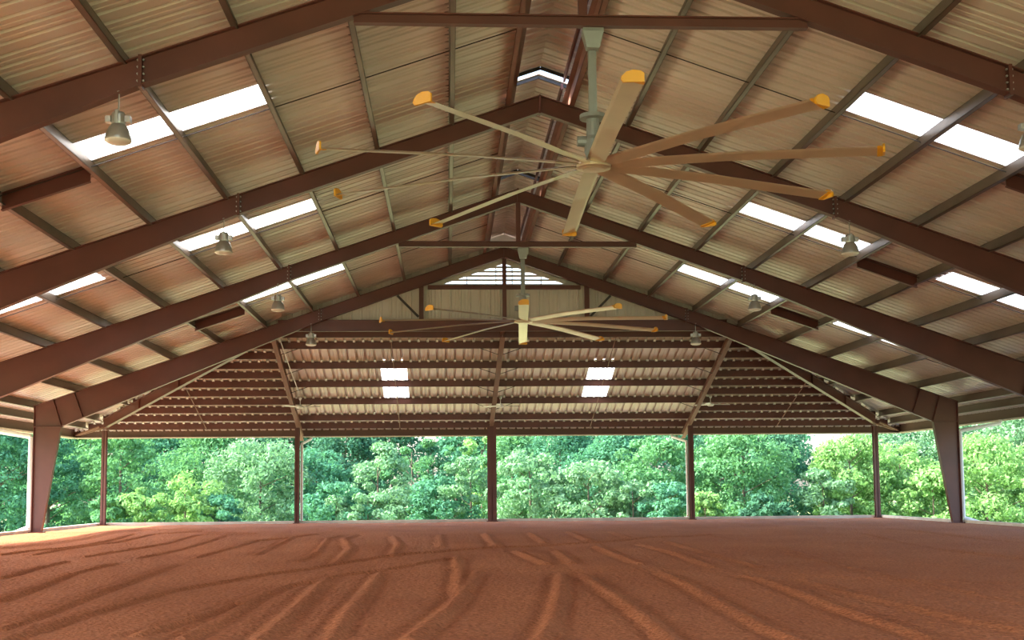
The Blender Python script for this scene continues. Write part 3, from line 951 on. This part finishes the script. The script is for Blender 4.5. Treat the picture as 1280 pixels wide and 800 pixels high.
def trunk(h, r, C, seed):
    rng = random.Random(seed)
    mb = MB()
    k = h / 40
    pts = [(0, 0, -0.3), (0.3 * k, 0.1, h * 0.25), (0.2 * k, -0.4 * k, h * 0.5), (0, 0, h * 0.8)]
    for a, b, r0, r1 in zip(pts[:-1], pts[1:], (0.8 * k, 0.6 * k, 0.42 * k), (0.6 * k, 0.42 * k, 0.15 * k)):
        mb.tube(a, b, r0, r1, 7)
    for c in C[::6]:
        z = max(h * 0.12, c[2] - h * 0.15)
        mb.tube((0.2 * k, 0, min(z, h * 0.75)), tuple(c), 0.2 * k, 0.06 * k, 5)
    return mb

LEAF = {'b': 'leaf_blue', 'm': 'leaf_mid', 'y': 'leaf_bright', 'p': 'leaf_pale', 'd': 'leaf_dark'}
TREES = [
    (-113.9, 285.0, -9.3, 32.4, 12.6, 0, 'b', 'tree', 'nearer blue-green tree left of the left tapered column'),
    (-106.2, 300.0, -9.4, 31.4, 13.3, 0, 'b', 'tree', 'nearer blue-green tree just right of the left tapered column'),
    (-104.8, 330.0, -9.5, 34.4, 13.2, 1, 'm', 'tree', 'nearer mid-green tree just right of the left tapered column'),
    (-85.7, 290.0, -9.4, 29.8, 11.7, 1, 'm', 'tree', 'nearer mid-green tree in first wide end opening, first from left'),
    (-71.6, 258.0, -9.2, 14.5, 7.8, 1, 'y', 'bush', 'low bright yellow-green bush in first wide end opening, first from left'),
    (-64.4, 264.0, -9.3, 17.4, 9.6, 1, 'y', 'bush', 'low bright yellow-green bush in first wide end opening, second from left'),
    (-78.5, 256.0, -9.2, 12.3, 6.2, 1, 'm', 'bush', 'low mid-green bush in first wide end opening'),
    (-56.4, 262.0, -9.2, 12.3, 7.4, 1, 'b', 'bush', 'low blue-green bush in first wide end opening'),
    (-69.6, 320.0, -9.5, 31.6, 16.7, 0, 'm', 'tree', 'nearer mid-green tree in first wide end opening, second from left'),
    (-51.3, 285.0, -9.3, 25.2, 14.9, 1, 'p', 'tree', 'nearer pale grey-green tree in first wide end opening'),
    (-87.0, 340.0, -9.6, 32.8, 16.4, 0, 'b', 'tree', 'nearer blue-green tree in first wide end opening'),
    (-39.0, 295.0, -9.4, 24.8, 11.9, 0, 'b', 'tree', 'nearer blue-green tree in second wide end opening, first from left'),
    (-34.7, 330.0, -9.5, 32.6, 14.6, 0, 'd', 'tree', 'nearer dark green tree in second wide end opening, first from left'),
    (-30.6, 258.0, -9.2, 14.6, 9.3, 1, 'b', 'bush', 'low blue-green bush in second wide end opening'),
    (-22.2, 268.0, -9.3, 24.1, 10.2, 0, 'p', 'tree', 'nearer pale grey-green tree in second wide end opening, first from left'),
    (-23.6, 256.0, -9.2, 13.4, 9.3, 1, 'p', 'bush', 'low pale grey-green bush in second wide end opening'),
    (-16.0, 320.0, -9.5, 29.4, 9.0, 2, 'm', 'tree', 'nearer mid-green tree in second wide end opening, first from left'),
    (-12.0, 345.0, -9.6, 27.9, 8.3, 2, 'd', 'tree', 'nearer dark green tree in second wide end opening, second from left'),
    (-9.2, 290.0, -9.4, 15.9, 11.7, 1, 'b', 'tree', 'nearer blue-green tree in second wide end opening, second from left'),
    (-0.8, 285.0, -9.3, 21.3, 9.2, 0, 'p', 'tree', 'nearer pale grey-green tree in second wide end opening, second from left'),
    (3.2, 330.0, -9.5, 31.0, 7.9, 2, 'y', 'tree', 'nearer bright yellow-green tree in second wide end opening'),
    (-4.2, 300.0, -9.4, 25.0, 4.8, 2, 'm', 'tree', 'nearer mid-green tree in second wide end opening, second from left'),
    (12.7, 272.0, -9.3, 22.8, 11.5, 1, 'p', 'tree', 'nearer pale grey-green tree in third wide end opening, first from left'),
    (25.8, 268.0, -9.3, 20.2, 12.4, 1, 'p', 'tree', 'nearer pale grey-green tree in third wide end opening, second from left'),
    (26.2, 340.0, -9.6, 33.7, 16.4, 0, 'b', 'tree', 'nearer blue-green tree in third wide end opening, first from left'),
    (39.4, 310.0, -9.4, 29.3, 14.9, 0, 'b', 'tree', 'nearer blue-green tree in third wide end opening, second from left'),
    (11.2, 320.0, -9.5, 29.4, 11.6, 0, 'm', 'tree', 'nearer mid-green tree in third wide end opening, first from left'),
    (43.7, 280.0, -9.3, 25.7, 12.4, 1, 'm', 'tree', 'nearer mid-green tree in third wide end opening, second from left'),
    (42.1, 256.0, -9.2, 14.1, 8.2, 1, 'b', 'bush', 'low blue-green bush in third wide end opening'),
    (48.8, 250.0, -9.2, 12.3, 5.0, 1, 'y', 'bush', 'low bright yellow-green bush in fourth wide end opening'),
    (35.1, 262.0, -9.2, 15.6, 8.4, 1, 'p', 'bush', 'low pale grey-green bush in third wide end opening'),
    (62.7, 272.0, -9.3, 28.3, 13.7, 1, 'm', 'tree', 'nearer mid-green tree in fourth wide end opening'),
    (68.5, 320.0, -9.5, 32.4, 14.1, 0, 'd', 'tree', 'nearer dark green tree in fourth wide end opening, first from left'),
    (78.2, 295.0, -9.4, 28.1, 12.4, 1, 'd', 'tree', 'nearer dark green tree in fourth wide end opening, second from left'),
    (63.2, 255.0, -9.2, 11.6, 7.2, 1, 'd', 'bush', 'low dark green bush in fourth wide end opening'),
    (88.3, 272.0, -9.3, 25.0, 12.6, 1, 'y', 'tree', 'nearer bright yellow-green tree in fourth wide end opening'),
    (79.5, 265.0, -9.3, 17.4, 8.0, 1, 'p', 'bush', 'low pale grey-green bush in fourth wide end opening'),
    (103.5, 280.0, -9.3, 23.4, 13.5, 1, 'y', 'tree', 'nearer bright yellow-green tree just left of the right tapered column'),
    (117.1, 330.0, -9.5, 30.4, 15.9, 0, 'p', 'tree', 'nearer pale grey-green tree just left of the right tapered column, first from left'),
    (103.9, 262.0, -9.2, 16.6, 10.5, 1, 'y', 'bush', 'low bright yellow-green bush just left of the right tapered column'),
    (136.9, 330.0, -9.5, 32.2, 17.2, 0, 'p', 'tree', 'nearer pale grey-green tree just left of the right tapered column, second from left'),
    (115.5, 260.0, -9.2, 24.1, 13.6, 1, 'y', 'tree', 'nearer bright yellow-green tree beyond the right tapered column, first from left'),
    (153.2, 320.0, -9.5, 34.2, 16.7, 0, 'p', 'tree', 'nearer pale grey-green tree beyond the right tapered column'),
    (130.1, 262.0, -9.2, 22.7, 11.6, 1, 'y', 'tree', 'nearer bright yellow-green tree beyond the right tapered column, second from left'),
    (-177.1, 410.0, -9.8, 43.9, 19.7, 0, 'b', 'tree', 'far background blue-green tree left of the left tapered column'),
    (-158.5, 410.0, -9.8, 42.5, 19.7, 1, 'd', 'tree', 'far background dark green tree left of the left tapered column'),
    (-142.5, 410.0, -9.8, 41.1, 19.7, 0, 'b', 'tree', 'far background blue-green tree just right of the left tapered column'),
    (-123.7, 410.0, -9.8, 40.3, 19.7, 1, 'b', 'tree', 'far background blue-green tree in first wide end opening, first from left'),
    (-103.5, 410.0, -9.8, 39.7, 19.7, 0, 'd', 'tree', 'far background dark green tree in first wide end opening, first from left'),
    (-80.4, 410.0, -9.8, 39.7, 19.7, 1, 'b', 'tree', 'far background blue-green tree in first wide end opening, second from left'),
    (-61.3, 410.0, -9.8, 40.3, 19.7, 0, 'd', 'tree', 'far background dark green tree in first wide end opening, second from left'),
    (-42.1, 410.0, -9.8, 39.7, 19.7, 1, 'b', 'tree', 'far background blue-green tree in second wide end opening, first from left'),
    (-25.6, 410.0, -9.8, 38.3, 19.7, 0, 'd', 'tree', 'far background dark green tree in second wide end opening'),
    (-0.6, 410.0, -9.8, 34.1, 19.7, 1, 'b', 'tree', 'far background blue-green tree in second wide end opening, second from left'),
    (13.3, 410.0, -9.8, 36.9, 19.7, 0, 'm', 'tree', 'far background mid-green tree in third wide end opening'),
    (30.1, 410.0, -9.8, 39.7, 19.7, 1, 'd', 'tree', 'far background dark green tree in third wide end opening, first from left'),
    (49.8, 410.0, -9.8, 40.3, 19.7, 0, 'd', 'tree', 'far background dark green tree in third wide end opening, second from left'),
    (69.5, 410.0, -9.8, 40.3, 19.7, 1, 'b', 'tree', 'far background blue-green tree in third wide end opening'),
    (89.4, 410.0, -9.8, 39.7, 19.7, 0, 'd', 'tree', 'far background dark green tree in fourth wide end opening'),
    (107.1, 410.0, -9.8, 36.9, 19.7, 1, 'b', 'tree', 'far background blue-green tree in fourth wide end opening, first from left'),
    (142.4, 410.0, -9.8, 32.7, 19.7, 0, 'b', 'tree', 'far background blue-green tree in fourth wide end opening, second from left'),
    (158.3, 410.0, -9.8, 37.5, 19.7, 1, 'b', 'tree', 'far background blue-green tree just left of the right tapered column'),
    (177.2, 410.0, -9.8, 39.2, 19.7, 0, 'm', 'tree', 'far background mid-green tree beyond the right tapered column'),
    (199.1, 410.0, -9.8, 41.9, 19.7, 1, 'b', 'tree', 'far background blue-green tree beyond the right tapered column, first from left'),
    (219.6, 410.0, -9.8, 41.9, 19.7, 0, 'b', 'tree', 'far background blue-green tree beyond the right tapered column, second from left'),
]
for i, (x, y, zb, h, r, ck, tone, name, label) in enumerate(TREES):
    t = thing(name, (x, y, zb), label, 'bush' if name == 'bush' else 'tree', 'trees beyond the arena')
    vol = r * r * h
    n_cl = int(min(150, max(50, 12 + vol * 0.022)))
    if ck == 2:
        n_cl = int(n_cl * 0.55)
    me, C = leafy('foliage', 100 + i, h, r, ck, 0.45 if y < 400 else 0.7, n_cl, 105 if y < 400 else 60)
    me.materials.append(MATS[LEAF[tone]])
    c = bpy.data.objects.new('foliage', me)
    col.objects.link(c)
    c.parent = t
    mb = trunk(h, r, C, i)
    mb.v = [(a + x, b + y, c_ + zb) for a, b, c_ in mb.v]
    mb.build('trunk', 'bark', t)
